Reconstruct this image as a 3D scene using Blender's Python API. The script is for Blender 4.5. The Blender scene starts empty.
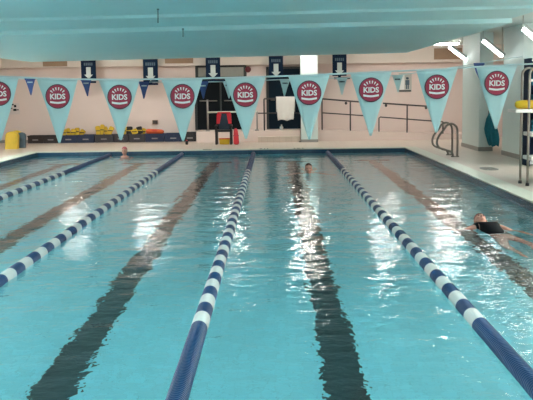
import bpy, bmesh, math, random
import numpy as np
from mathutils import Vector, Matrix
random.seed(7)
S = bpy.context.scene
COL = S.collection
PI = math.pi

# ------------------------------------------------------------------ camera
F = 900.0
ROLL = math.radians(.7)
CAMH = 1.8
def _n(a):
    l = math.sqrt(sum(c*c for c in a)); return [c/l for c in a]
_dy = _n((6.5, 109, F))
_c, _s = math.cos(ROLL), math.sin(ROLL)
_dx = _n((_c, _s, -(_c*_dy[0]+_s*_dy[1])/_dy[2]))
AX = Vector((_dx[0], _dx[1], -_dx[2])); AY = Vector((_dy[0], _dy[1], -_dy[2])); AZ = AX.cross(AY)
def at(px, py, y=None, z=None):
    d = Vector((px-266.5, 200-py, -F)); d = Vector((d.dot(AX), d.dot(AY), d.dot(AZ)))
    t = y/d.y if y is not None else (z-CAMH)/d.z
    return Vector((d.x*t, d.y*t, d.z*t+CAMH))
cam = bpy.data.cameras.new('camera'); cam.sensor_width = 36; cam.lens = F*36/533
cam.clip_start = .05; cam.clip_end = 200
camo = bpy.data.objects.new('camera', cam); COL.objects.link(camo)
camo.matrix_world = Matrix(((AX.x, AX.y, AX.z, 0), (AY.x, AY.y, AY.z, 0), (AZ.x, AZ.y, AZ.z, CAMH), (0, 0, 0, 1)))
S.camera = camo

# ------------------------------------------------------------------ materials
def mat(name, col, rough=.5, metal=0, var=.06, scale=8, spec=.5, emit=None, es=0, bump=0):
    m = bpy.data.materials.new(name); m.use_nodes = True
    nt = m.node_tree; b = nt.nodes['Principled BSDF']
    b.inputs['Roughness'].default_value = rough; b.inputs['Metallic'].default_value = metal
    b.inputs['Specular IOR Level'].default_value = spec
    c = (*col, 1)
    if var:
        tc = nt.nodes.new('ShaderNodeTexCoord'); no = nt.nodes.new('ShaderNodeTexNoise')
        no.inputs['Scale'].default_value = scale; no.inputs['Detail'].default_value = 4
        nt.links.new(tc.outputs['Object'], no.inputs['Vector'])
        mx = nt.nodes.new('ShaderNodeMix'); mx.data_type = 'RGBA'
        mx.inputs['A'].default_value = tuple(max(0, x*(1-var)) for x in col)+(1,)
        mx.inputs['B'].default_value = tuple(min(1, x*(1+var)) for x in col)+(1,)
        nt.links.new(no.outputs['Fac'], mx.inputs['Factor'])
        nt.links.new(mx.outputs['Result'], b.inputs['Base Color'])
        if bump:
            bp = nt.nodes.new('ShaderNodeBump'); bp.inputs['Strength'].default_value = bump
            bp.inputs['Distance'].default_value = .01
            nt.links.new(no.outputs['Fac'], bp.inputs['Height']); nt.links.new(bp.outputs['Normal'], b.inputs['Normal'])
    else:
        b.inputs['Base Color'].default_value = c
    if emit:
        b.inputs['Emission Color'].default_value = (*emit, 1); b.inputs['Emission Strength'].default_value = es
    return m

def tile_mat(name, col, grout, size, rough=.35, var=.06):
    m = bpy.data.materials.new(name); m.use_nodes = True
    nt = m.node_tree; b = nt.nodes['Principled BSDF']; b.inputs['Roughness'].default_value = rough
    tc = nt.nodes.new('ShaderNodeTexCoord'); br = nt.nodes.new('ShaderNodeTexBrick')
    br.offset = 0; br.inputs['Scale'].default_value = 1
    br.inputs['Brick Width'].default_value = size; br.inputs['Row Height'].default_value = size
    br.inputs['Mortar Size'].default_value = size*.03; br.inputs['Mortar Smooth'].default_value = .3
    br.inputs['Color1'].default_value = tuple(x*(1-var) for x in col)+(1,)
    br.inputs['Color2'].default_value = tuple(min(1, x*(1+var)) for x in col)+(1,)
    br.inputs['Mortar'].default_value = (*grout, 1)
    nt.links.new(tc.outputs['Object'], br.inputs['Vector']); nt.links.new(br.outputs['Color'], b.inputs['Base Color'])
    return m

M = dict(
    pool=tile_mat('pool_tile', (.22, .74, .86), (.17, .60, .70), .1),
    mark=tile_mat('dark_lane_tile', (.006, .018, .022), (.025, .05, .06), .1),
    band=tile_mat('navy_band_tile', (.015, .07, .13), (.03, .12, .18), .15, rough=.2),
    deck=tile_mat('deck_tile', (.62, .52, .44), (.54, .45, .39), .2, rough=.35, var=.03),
    coping=mat('coping_cream', (.64, .66, .56), .4, var=.05, scale=6),
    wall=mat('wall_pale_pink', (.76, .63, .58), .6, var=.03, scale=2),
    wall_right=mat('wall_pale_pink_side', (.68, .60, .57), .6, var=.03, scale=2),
    fascia=mat('fascia_cream', (.76, .67, .60), .6, var=.03, scale=2),
    vent=mat('vent_tan', (.36, .23, .15), .7, var=.1),
    ceil=mat('ceiling_aqua_bounce', (.50, .76, .79), .7, var=.04, scale=.7),  # turquoise bounce from the pool put into a whitish ceiling's base colour
    ceil2=mat('ceiling_pale', (.60, .72, .70), .7, var=.03, scale=1),
    joint=mat('joint_dark', (.05, .12, .12), .8, var=0),
    column=mat('column_white', (.62, .72, .70), .5, var=.03, scale=3),
    plinth=mat('plinth_grey', (.28, .28, .26), .5),
    dark=mat('door_dark', (.008, .011, .014), .7, spec=.1),
    navydoor=mat('door_navy', (.008, .018, .03), .7, spec=.1),
    frame=mat('frame_dark', (.03, .035, .035), .5),
    glass_grey=mat('transom_grey', (.33, .33, .29), .25, var=.08),
    rail=mat('rail_dark', (.06, .05, .05), .4, metal=.3, var=.1),
    steel=mat('steel', (.27, .25, .22), .35, metal=.8, var=.08),
    greypole=mat('pole_grey', (.28, .26, .24), .5, var=.1),
    flag=mat('pennant_aqua', (.45, .66, .67), .55, var=.04, scale=6),
    blueflag=mat('pennant_blue', (.02, .06, .22), .55, var=.05),
    maroon=mat('badge_maroon', (.36, .022, .06), .5, var=.05),
    badge_rim=mat('badge_dark_rim', (.07, .03, .05), .5, var=.05),
    white=mat('white_paint', (.8, .8, .78), .45, var=.03),
    cord=mat('cord_white', (.50, .64, .66), .6, var=.05),
    sign=mat('sign_navy', (.006, .018, .045), .7, var=.05, spec=.1),
    arrow=mat('sign_arrow_grey', (.50, .56, .54), .5, var=.03),
    float_b=mat('float_blue', (.003, .052, .16), .35, var=.08),
    float_w=mat('float_white', (.64, .70, .68), .4, var=.05),
    cable=mat('cable_steel', (.3, .3, .3), .4, metal=.8, var=.05),
    crate_grey=mat('crate_grey', (.042, .038, .045), .6, var=.15),
    crate_blue=mat('crate_blue', (.014, .027, .075), .6, var=.15),
    crate_black=mat('crate_black', (.015, .015, .018), .6, var=.1),
    crate_brown=mat('crate_brown', (.028, .020, .020), .6, var=.15),
    label=mat('label_pale', (.3, .28, .28), .6, var=.05),
    yellow=mat('float_yellow', (.72, .46, .02), .5, var=.1),
    orange=mat('float_orange', (.75, .12, .03), .5, var=.1),
    black=mat('black_plastic', (.012, .012, .014), .5, var=.1),
    red=mat('red_plastic', (.55, .015, .03), .45, var=.08),
    chairblue=mat('chair_back_navy', (.015, .035, .06), .6, var=.1),
    slate=mat('slate_blue', (.06, .11, .15), .5, var=.08),
    towel=mat('towel_white', (.78, .74, .70), .9, var=.04, scale=30, bump=.3),
    teal=mat('towel_teal', (.015, .18, .24), .9, var=.25, scale=14, bump=.4),
    skin=mat('skin', (.66, .35, .27), .5, var=.06),
    cap=mat('cap_pink', (.55, .11, .15), .45, var=.05),
    cap_light=mat('cap_salmon', (.62, .24, .20), .45, var=.05),
    hair=mat('hair_dark', (.03, .022, .018), .6, var=.2),
    suit=mat('swimsuit_black', (.006, .006, .009), .7, spec=.15, var=.1),
    bell=mat('bell_maroon', (.16, .025, .035), .4, var=.05),
    lamp=mat('lamp_diffuser', (.9, .9, .9), .5, var=0, emit=(1, .93, .86), es=28),
    lamp_side=mat('lamp_diffuser_cool', (.9, .9, .9), .5, var=0, emit=(.96, 1, .98), es=9),
    lamp_fill=mat('lamp_diffuser_fill', (.9, .9, .9), .5, var=0, emit=(.95, 1, .99), es=44),  # strong emitter for the added, unseen fill lights over both decks
    lamp_house=mat('lamp_housing', (.45, .48, .46), .5),
    poster=mat('poster_grey', (.50, .50, .46), .5, var=.05),
)

# ------------------------------------------------------------------ mesh builder
class MB:
    def __init__(s): s.bm = bmesh.new()
    def box(s, x0, x1, y0, y1, z0, z1, bev=0):
        v = [s.bm.verts.new(p) for p in ((x0,y0,z0),(x1,y0,z0),(x1,y1,z0),(x0,y1,z0),(x0,y0,z1),(x1,y0,z1),(x1,y1,z1),(x0,y1,z1))]
        fs = [s.bm.faces.new([v[i] for i in q]) for q in ((3,2,1,0),(4,5,6,7),(0,1,5,4),(1,2,6,5),(2,3,7,6),(3,0,4,7))]
        if bev:
            es = list({e for f in fs for e in f.edges})
            bmesh.ops.bevel(s.bm, geom=es, offset=bev, segments=2, affect='EDGES', profile=.5)
        return s
    def hexa(s, pts):   # 4 bottom + 4 top points
        v = [s.bm.verts.new(p) for p in pts]
        for q in ((3,2,1,0),(4,5,6,7),(0,1,5,4),(1,2,6,5),(2,3,7,6),(3,0,4,7)): s.bm.faces.new([v[i] for i in q])
        return s
    def prism(s, poly, d):   # polygon (3D points) extruded by vector d
        d = Vector(d); a = [s.bm.verts.new(p) for p in poly]; b = [s.bm.verts.new(Vector(p)+d) for p in poly]
        n = len(a); s.bm.faces.new(a[::-1]); s.bm.faces.new(b)
        for i in range(n): s.bm.faces.new((a[i], a[(i+1) % n], b[(i+1) % n], b[i]))
        return s
    def tube(s, pts, r, seg=8, cap=True):
        pts = [Vector(p) for p in pts]; n = len(pts)
        rs = r if isinstance(r, (list, tuple)) else [r]*n
        t0 = (pts[1]-pts[0]).normalized()
        u = t0.orthogonal().normalized(); rings = []
        for i, p in enumerate(pts):
            t = (pts[min(i+1, n-1)]-pts[max(i-1, 0)]).normalized()
            u = (u - t*u.dot(t)).normalized(); w = t.cross(u)
            rings.append([s.bm.verts.new(p+(u*math.cos(2*PI*k/seg)+w*math.sin(2*PI*k/seg))*rs[i]) for k in range(seg)])
        for i in range(n-1):
            for k in range(seg):
                f = s.bm.faces.new((rings[i][k], rings[i][(k+1) % seg], rings[i+1][(k+1) % seg], rings[i+1][k])); f.smooth = True
        if cap: s.bm.faces.new(rings[0][::-1]); s.bm.faces.new(rings[-1])
        return s
    def lathe(s, prof, o, axis='Z', seg=20):  # prof: (r, h)
        o = Vector(o); rings = []
        for r, h in prof:
            ring = []
            for k in range(seg):
                a = 2*PI*k/seg; c_, s_ = r*math.cos(a), r*math.sin(a)
                ring.append(s.bm.verts.new(o+Vector({'Z': (c_, s_, h), 'Y': (s_, h, c_), 'X': (h, c_, s_)}[axis])))
            rings.append(ring)
        for i in range(len(rings)-1):
            for k in range(seg):
                f = s.bm.faces.new((rings[i][k], rings[i][(k+1) % seg], rings[i+1][(k+1) % seg], rings[i+1][k])); f.smooth = True
        s.bm.faces.new(rings[0][::-1]); s.bm.faces.new(rings[-1])
        return s
    def ball(s, o, r, sc=(1, 1, 1), u=16, v=10):
        m = Matrix.Translation(o) @ Matrix.Diagonal((*[r*c for c in sc], 1))
        g = bmesh.ops.create_uvsphere(s.bm, u_segments=u, v_segments=v, radius=1, matrix=m)
        for vv in g['verts']:
            for f in vv.link_faces: f.smooth = True
        return s

def wloc(o):
    p = Vector((0, 0, 0))
    while o is not None: p += o.location; o = o.parent
    return p
def build(name, mb, m, parent=None, loc=None):
    me = bpy.data.meshes.new(name)
    bmesh.ops.recalc_face_normals(mb.bm, faces=mb.bm.faces)
    mb.bm.to_mesh(me); mb.bm.free()
    me.materials.append(M[m] if isinstance(m, str) else m)
    o = bpy.data.objects.new(name, me); COL.objects.link(o)
    if parent is not None:
        me.transform(Matrix.Translation(-wloc(parent))); o.parent = parent
    else:
        if loc is None:
            cs = [v.co for v in me.vertices]
            loc = Vector((sum(c.x for c in cs)/len(cs), sum(c.y for c in cs)/len(cs), min(c.z for c in cs)))
        loc = Vector(loc); me.transform(Matrix.Translation(-loc)); o.location = loc
    return o
def tag(o, label=None, cat=None, group=None, kind=None):
    if label: o['label'] = label
    if cat: o['category'] = cat
    if group: o['group'] = group
    if kind: o['kind'] = kind
    return o
def empty(name, loc, label, cat, group=None):
    o = bpy.data.objects.new(name, None); o.location = Vector(loc); o.empty_display_size = .1; COL.objects.link(o)
    return tag(o, label, cat, group)
def struct(name, mb, m, label=None):
    o = build(name, mb, m, loc=(0, 0, 0)); o['kind'] = 'structure'
    if label: o['label'] = label
    return o
def relabel(o, label): o['label'] = label

# ------------------------------------------------------------------ the place
DK = .12                     # deck height over the water
PL, PR, PN, PF = -6.85, 3.80, .3, 26.0   # pool inner edges
PD = -1.45
def zfl(y): return -.93-.50*(y-PN)/(PF-PN)    # pool floor deepens towards the far end
WL, WR, WN, WF = -9.6, 8.4, -5.0, 31.4
CT = 3.27
# floor : deck as a ring
mb = MB()
mb.box(WL, PL-.35, WN, WF, -.15, DK).box(PR+.35, WR, WN, WF, -.15, DK)
mb.box(PL-.35, PR+.35, WN, PN-.35, -.15, DK).box(PL-.35, PR+.35, PF+.35, WF, -.15, DK)
struct('floor', mb, 'deck', 'pale pinkish tiled pool deck')
mb = MB()
mb.box(PL-.35, PL, PN-.35, PF+.35, -.02, DK+.012).box(PR, PR+.35, PN-.35, PF+.35, -.02, DK+.012)
mb.box(PL, PR, PF, PF+.35, -.02, DK+.012).box(PL, PR, PN-.35, PN, -.02, DK+.012)
struct('trim_1', mb, 'coping', 'cream coping around the pool edge')
mb = MB()
mb.box(PL-.02, PL+.012, PN, PF, -.11, DK-.01).box(PR-.012, PR+.02, PN, PF, -.11, DK-.01).box(PL, PR, PF-.012, PF+.02, -.11, DK-.01)
struct('trim_2', mb, 'band', 'dark blue waterline tile band')
mb = MB()
mb.hexa([(PL-.3, PN-.3, PD-.3), (PR+.3, PN-.3, PD-.3), (PR+.3, PF+.3, PD-.3), (PL-.3, PF+.3, PD-.3), (PL-.3, PN-.3, zfl(PN-.3)), (PR+.3, PN-.3, zfl(PN-.3)), (PR+.3, PF+.3, zfl(PF+.3)), (PL-.3, PF+.3, zfl(PF+.3))])
mb.box(PL-.3, PL, PN-.3, PF+.3, PD, -.02).box(PR, PR+.3, PN-.3, PF+.3, PD, -.02)
mb.box(PL, PR, PF, PF+.3, PD, -.02).box(PL, PR, PN-.3, PN, PD, -.02)
struct('pool_basin', mb, 'pool', 'turquoise tiled pool basin')
for k, x in enumerate((-5.78, -3.68, -1.62, .50, 2.68)):
    mb = MB()
    for xa_, xb_, ya_, yb_ in ((x-.15, x+.15, PN+1.2, PF-1.5), (x-.45, x+.45, PF-1.5, PF-1.2)):
        mb.hexa([(xa_, ya_, zfl(ya_)-.01), (xb_, ya_, zfl(ya_)-.01), (xb_, yb_, zfl(yb_)-.01), (xa_, yb_, zfl(yb_)-.01), (xa_, ya_, zfl(ya_)+.006), (xb_, ya_, zfl(ya_)+.006), (xb_, yb_, zfl(yb_)+.006), (xa_, yb_, zfl(yb_)+.006)])
    struct('trim_%d' % (k+3), mb, 'mark', 'dark lane line on the pool floor')

# walls, ceilings
struct('wall_back', MB().box(WL-.2, WR+.2, WF, WF+.2, -.1, CT+.3), 'wall', 'pale pink back wall')
struct('wall_left', MB().box(WL-.2, WL, WN, WF, -.1, CT+.3), 'wall', 'pale left wall')
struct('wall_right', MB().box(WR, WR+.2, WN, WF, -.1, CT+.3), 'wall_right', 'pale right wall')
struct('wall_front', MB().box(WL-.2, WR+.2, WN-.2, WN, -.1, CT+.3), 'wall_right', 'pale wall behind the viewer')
struct('ceiling', MB().box(WL-.2, WR+.2, WN-.2, WF+.2, CT, CT+.25), 'ceil2', 'white ceiling over the deck')
# dropped ceiling over the pool in shallow steps, aqua water bounce in its colour
def soff(x0, x1, y0, y1, dz):
    za = 2.745+dz; zb = 2.860+dz
    return MB().hexa([(x0, y0, za), (x1, y0, zb), (x1, y1, zb), (x0, y1, za), (x0, y0, CT+.02), (x1, y0, CT+.02), (x1, y1, CT+.02), (x0, y1, CT+.02)])
struct('ceiling_bulkhead', soff(PL-.05, PR+.02, WN, 12.8, .08), 'ceil', 'dropped ceiling above the pool, tinted with aqua water bounce')
struct('ceiling_beam', soff(PL-.05, PR+.02, 12.8, 14.6, .04), 'ceil', 'shallow step in the pool ceiling, tinted with aqua water bounce')
struct('ceiling_beam', soff(PL-.05, PR+.02, 14.6, PF, -.03), 'ceil', 'beam at the far end of the pool ceiling, tinted with aqua water bounce')
for px, py0, py1, dz, lab in ((158, 9, 23, .08, 'longer thin dark rod hanging from the aqua ceiling, left of centre'), (183, 30, 37, -.03, 'shorter thin dark rod hanging from the aqua ceiling')):
    zc = 2.745+dz+(.055 if dz > 0 else .04); a = at(px, py0, z=zc); b = at(px, py1, y=a.y); zc = 2.745+dz+(a.x-PL+.05)/(PR-PL+.07)*.115
    r = empty('hanging_rod', (a.x, a.y, b.z), lab, 'rod', 'thin rods under the aqua ceiling')
    build('rod', MB().tube([(a.x, a.y, zc+.005), (b.x, b.y, b.z)], .0075, 6), 'joint', r)
    build('ceiling_clip', MB().box(a.x-.014, a.x+.014, a.y-.014, a.y+.014, zc-.012, zc+.004), 'joint', r)
# cream fascia along the back and left wall
struct('trim_9', MB().box(WL+.35, WR, WF-.35, WF, 2.70, CT), 'fascia', 'cream fascia along the top of the back wall')
struct('trim_10', MB().box(WL, WL+.35, 14, WF, 2.70, CT), 'fascia', 'cream fascia along the top of the left wall')
for k, (x0, x1, y0, y1) in enumerate(((43, 67, 61, 66.5), (165, 193, 55, 63.5), (434, 462, 48, 59.5))):
    a = at(x0, y1, y=WF-.37); b = at(x1, y0, y=WF-.37)
    mb = MB().box(a.x, b.x, WF-.38, WF-.34, a.z, b.z)
    v = build('vent_panel', mb, 'vent')
    tag(v, ['tan vent panel on the cream fascia at the far left above the crates', 'tan vent panel on the cream fascia between two lane signs near the door', 'tan vent panel on the cream fascia above the ramp at right'][k], 'vent', 'vent panels on the fascia')
    mb = MB()
    for q in range(4):
        zz = a.z+(b.z-a.z)*(q+.5)/4; mb.box(a.x+.03, b.x-.03, WF-.392, WF-.38, zz-.012, zz+.006)
    build('louvre', mb, 'vent', v)
struct('baseboard_back', MB().box(WL, -3.0, WF-.02, WF, DK, DK+.1), 'plinth', 'grey baseboard of the back wall')

# columns
a = at(301, 142, z=DK); b = at(318, 142, z=DK)
struct('column', MB().box(a.x, b.x, 29.55, 29.55+.5, DK, CT), 'column', 'white column beside the far railing')
struct('column_plinth', MB().box(a.x-.01, b.x+.01, 29.53, 30.07, DK, DK+.09), 'plinth')
struct('pier', MB().box(5.51, 5.87, 24.25, 26.4, DK, CT), 'column', 'pale pier right of the pool ladder')
struct('pier_plinth', MB().box(5.495, 5.885, 24.23, 26.42, DK, DK+.11), 'plinth')
struct('pier', MB().box(5.80, 6.25, 21.1, 22.9, DK, CT), 'column', 'pale pier behind the lifeguard stand')
struct('pier_plinth', MB().box(5.785, 6.265, 21.08, 22.92, DK, DK+.11), 'plinth')
struct('pier', MB().box(5.75, 6.25, 15.2, 17.2, DK, CT), 'column', 'pale pier at the right deck')

# doors and transom
YD = WF
def rect(x0, x1, y0, y1, Y): a = at(x0, y1, y=Y); b = at(x1, y0, y=Y); return a.x, b.x, a.z, b.z
PH = at(281, 130.7, y=29.9).z      # platform height
x0, x1, z0, z1 = rect(197, 245, 80, 131, YD)
z0 = PH
mb = MB().box(x0, x1, YD-.03, YD+.02, z0, z1)
d1 = struct('door_1', mb, 'dark', 'dark double doorway behind the chair')
mb = MB().box(x0-.05, x0+.03, YD-.07, YD, z0, z1+.05).box(x1-.03, x1+.05, YD-.07, YD, z0, z1+.05).box(x0-.05, x1+.05, YD-.07, YD, z1, z1+.08)
xm = (x0+x1)/2; mb.box(xm-.03, xm+.03, YD-.06, YD-.02, z0, z1)
build('door_frame', mb, 'frame', d1)
build('push_bar', MB().tube([(x0+.12, YD-.1, z0+1), (xm-.12, YD-.1, z0+1)], .02).tube([(xm+.12, YD-.1, z0+1), (x1-.12, YD-.1, z0+1)], .02), 'steel', d1)
x0, x1, z0, z1 = rect(197, 245, 66.5, 77.5, YD)
w1 = struct('window_1', MB().box(x0, x1, YD-.03, YD+.02, z0, z1), 'glass_grey', 'grey transom window above the doorway')
mb = MB().box(x0-.05, x0+.05, YD-.06, YD, z0-.04, z1+.04).box(x1-.05, x1+.05, YD-.06, YD, z0-.04, z1+.04).box(x0, x1, YD-.06, YD, z1-.02, z1+.05).box(x0, x1, YD-.06, YD, z0-.05, z0+.02)
build('window_frame', mb, 'frame', w1)
x0, x1, z0, z1 = rect(268, 302, 68, 131, YD); z0 = PH
d2 = struct('door_2', MB().box(x0, x1, YD-.03, YD+.02, z0, z1), 'navydoor', 'dark navy door behind the white towel')
mb = MB().box(x0-.04, x0+.04, YD-.07, YD, z0, z1+.05).box(x1-.04, x1+.04, YD-.07, YD, z0, z1+.05).box(x0, x1, YD-.07, YD, z1-.02, z1+.05)
build('door_frame', mb, 'frame', d2)
build('door_handle', MB().tube([(x0+.12, YD-.03, z0+1), (x0+.12, YD-.09, z0+1), (x0+.26, YD-.09, z0+1)], .014), 'steel', d2)

# platform and ramp
xa = at(196, 140, y=29.9).x; xb = at(321, 130, y=29.9).x
struct('platform', MB().box(xa, xb, 30.06, WF, DK, PH), 'wall', 'raised landing in front of the doors')
zr = at(440, 133.8, y=29.9).z
struct('ramp', MB().hexa([(xb, 30.06, DK), (6.6, 30.06, DK), (6.6, WF, DK), (xb, WF, DK), (xb, 30.06, PH), (6.6, 30.06, zr-.05), (6.6, WF, zr-.05), (xb, WF, PH)]), 'wall', 'ramp sloping down along the back wall')
struct('step', MB().box(at(258, 137, y=29.7).x, at(300, 137, y=29.7).x, 29.70, 30.06, DK, (DK+PH)/2), 'deck', 'low step up to the landing')

# ------------------------------------------------------------------ water
def water():
    nx, ny = 240, 640
    xs = np.linspace(PL, PR, nx); t = np.linspace(0, 1, ny); ys = PN+(PF-PN)*(.55*t+.45*t*t)
    X, Y = np.meshgrid(xs, ys)
    rng = np.random.default_rng(5); Z = np.zeros_like(X)
    for i in range(60):
        lam = math.exp(rng.uniform(math.log(.2), math.log(.9)))
        th = rng.uniform(0, 2*PI); k = 2*PI/lam
        sl = .0050*rng.uniform(.5, 1.4)
        Z += sl/k*np.sin(k*(X*math.cos(th)+Y*math.sin(th))+rng.uniform(0, 6.3))
    me = bpy.data.meshes.new('pool_water')
    co = np.stack([X, Y, Z], -1).reshape(-1, 3)
    idx = np.arange(nx*ny).reshape(ny, nx)
    q = np.stack([idx[:-1, :-1], idx[:-1, 1:], idx[1:, 1:], idx[1:, :-1]], -1).reshape(-1, 4)
    me.from_pydata([], [], [])
    me.vertices.add(len(co)); me.vertices.foreach_set('co', co.ravel())
    me.loops.add(q.size); me.loops.foreach_set('vertex_index', q.ravel().astype(np.int32))
    me.polygons.add(len(q)); me.polygons.foreach_set('loop_start', np.arange(0, q.size, 4, dtype=np.int32))
    me.update(calc_edges=True); me.validate()
    me.polygons.foreach_set('use_smooth', np.ones(len(q), dtype=bool))
    m = bpy.data.materials.new('water'); m.use_nodes = True; nt = m.node_tree
    b = nt.nodes['Principled BSDF']
    b.inputs['Base Color'].default_value = (.97, 1, 1, 1)
    b.inputs['Roughness'].default_value = 0; b.inputs['IOR'].default_value = 1.33
    b.inputs['Transmission Weight'].default_value = 1
    tc = nt.nodes.new('ShaderNodeTexCoord'); no = nt.nodes.new('ShaderNodeTexNoise')
    no.inputs['Scale'].default_value = 8.5; no.inputs['Detail'].default_value = 2; no.inputs['Roughness'].default_value = .45
    bp = nt.nodes.new('ShaderNodeBump'); bp.inputs['Strength'].default_value = 1; bp.inputs['Distance'].default_value = .0086
    nt.links.new(tc.outputs['Object'], no.inputs['Vector']); nt.links.new(no.outputs['Fac'], bp.inputs['Height'])
    nt.links.new(bp.outputs['Normal'], b.inputs['Normal'])
    me.materials.append(m)
    o = bpy.data.objects.new('pool_water', me); COL.objects.link(o)
    tag(o, 'clear turquoise pool water with small ripples filling the pool', 'water', kind='stuff')
water()

# ------------------------------------------------------------------ lane ropes
def ribs(L):
    n = max(2, round(L/.031)); p = []
    for i in range(n):
        a = L*i/n; w = L/n
        p += [(.048, a), (.066, a+.18*w), (.066, a+.78*w), (.048, a+w-.0005)]
    return p
def seg_mesh(name, L, m):
    mb = MB().lathe(ribs(L), (0, 0, 0), 'Y', 18)
    o = build(name, mb, m, loc=(0, 0, 0)); me = o.data; bpy.data.objects.remove(o); return me
PER = .62
W_ME = seg_mesh('float_segment', .305, 'float_w'); B_ME = seg_mesh('float_segment', .315, 'float_b'); S_ME = seg_mesh('float_segment', .62, 'float_b')
ROPES = [(-4.735, 'lane rope nearest the left pool side, short blue and white stretch in view'),
         (-2.65, 'second lane rope from the left, blue and white, leaving the picture at left'),
         (-.585, 'middle lane rope running towards the bottom edge left of centre'),
         (1.552, 'rightmost lane rope, running down to the lower right corner')]
for x, lab in ROPES:
    r = empty('lane_rope', (x, 13, .012), lab, 'lane rope', 'blue and white lane ropes on the water')
    def put(me, y):
        o = bpy.data.objects.new('float_segment', me); COL.objects.link(o); o.parent = r; o.location = (0, y-13, 0)
        return o
    y = 6.68; k = 0
    while y > PN+.75:
        y -= .62; put(S_ME, y)
    y0 = y; y = 6.68
    while y < 20.3:
        put(W_ME, y); put(B_ME, y+.305); y += PER
    while y < PF-.7:
        put(S_ME, y); y += .62
    build('cable', MB().tube([(x, PN, .02), (x, y0-.05, .012), (x, y, .012), (x, PF-.01, .03)], .006, 6), 'cable', r)

# ------------------------------------------------------------------ near pennants
YF = 5.6
fx = [(-2, 76.3, 140), (57, 79, 142.5), (119, 79.6, 139.5), (182, 78.8, 140.5), (245, 77.3, 138), (309, 75.3, 139), (371, 72.3, 135), (437, 69.3, 132), (497, 65.6, 128)]
pos = ['cut by the left edge of the picture', 'second from left, hanging over the grey crates', 'third from left, over the yellow floats',
       'fourth from left, beside the dark doorway', 'fifth from left, just right of the red chair', 'in front of the white column', 'over the far railing, left of the grey poster',
       'above the chrome pool ladder', 'rightmost, in front of the pale pier']
line_pts = [at(px, py, y=YF) for px, py, _ in fx]
ptsl = [Vector((-6.98, YF, 2.02)), Vector((-4, YF, 1.96))] + line_pts + [Vector((2.6, YF, 1.98)), Vector((4.02, YF, 2.06))]
o = build('pennant_line', MB().tube(ptsl, .0055, 6), 'cord'); tag(o, 'pale cord strung across the pool carrying the large badge pennants', 'cord')
for sx, zz, lab in ((-6.98, 2.02, 'steel pennant pole on the left coping'), (4.02, 2.06, 'steel pennant pole on the right coping, near end')):
    r = empty('pennant_pole', (sx, YF, DK+.012), lab, 'pole', 'poles holding the near pennant cord')
    build('post', MB().tube([(sx, YF, DK+.012), (sx, YF, zz+.03)], .02), 'steel', r)
    build('base_plate', MB().lathe([(.09, 0), (.09, .012), (.03, .02)], (sx, YF, DK+.012)), 'steel', r)
def text_mesh(txt, size):
    cu = bpy.data.curves.new('t', 'FONT'); cu.body = txt; cu.size = size; cu.align_x = 'CENTER'; cu.align_y = 'CENTER'
    cu.extrude = .0006; cu.offset = size*.03; cu.resolution_u = 3
    o = bpy.data.objects.new('t', cu); COL.objects.link(o)
    dg = bpy.context.evaluated_depsgraph_get()
    me = bpy.data.meshes.new_from_object(o.evaluated_get(dg)); bpy.data.objects.remove(o); bpy.data.curves.remove(cu)
    me.transform(Matrix.Rotation(PI/2, 4, 'X'))
    return me
KIDS = text_mesh('KIDS', .046); KIDS.materials.clear(); KIDS.materials.append(M['white'])
PXM = YF/F
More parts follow.
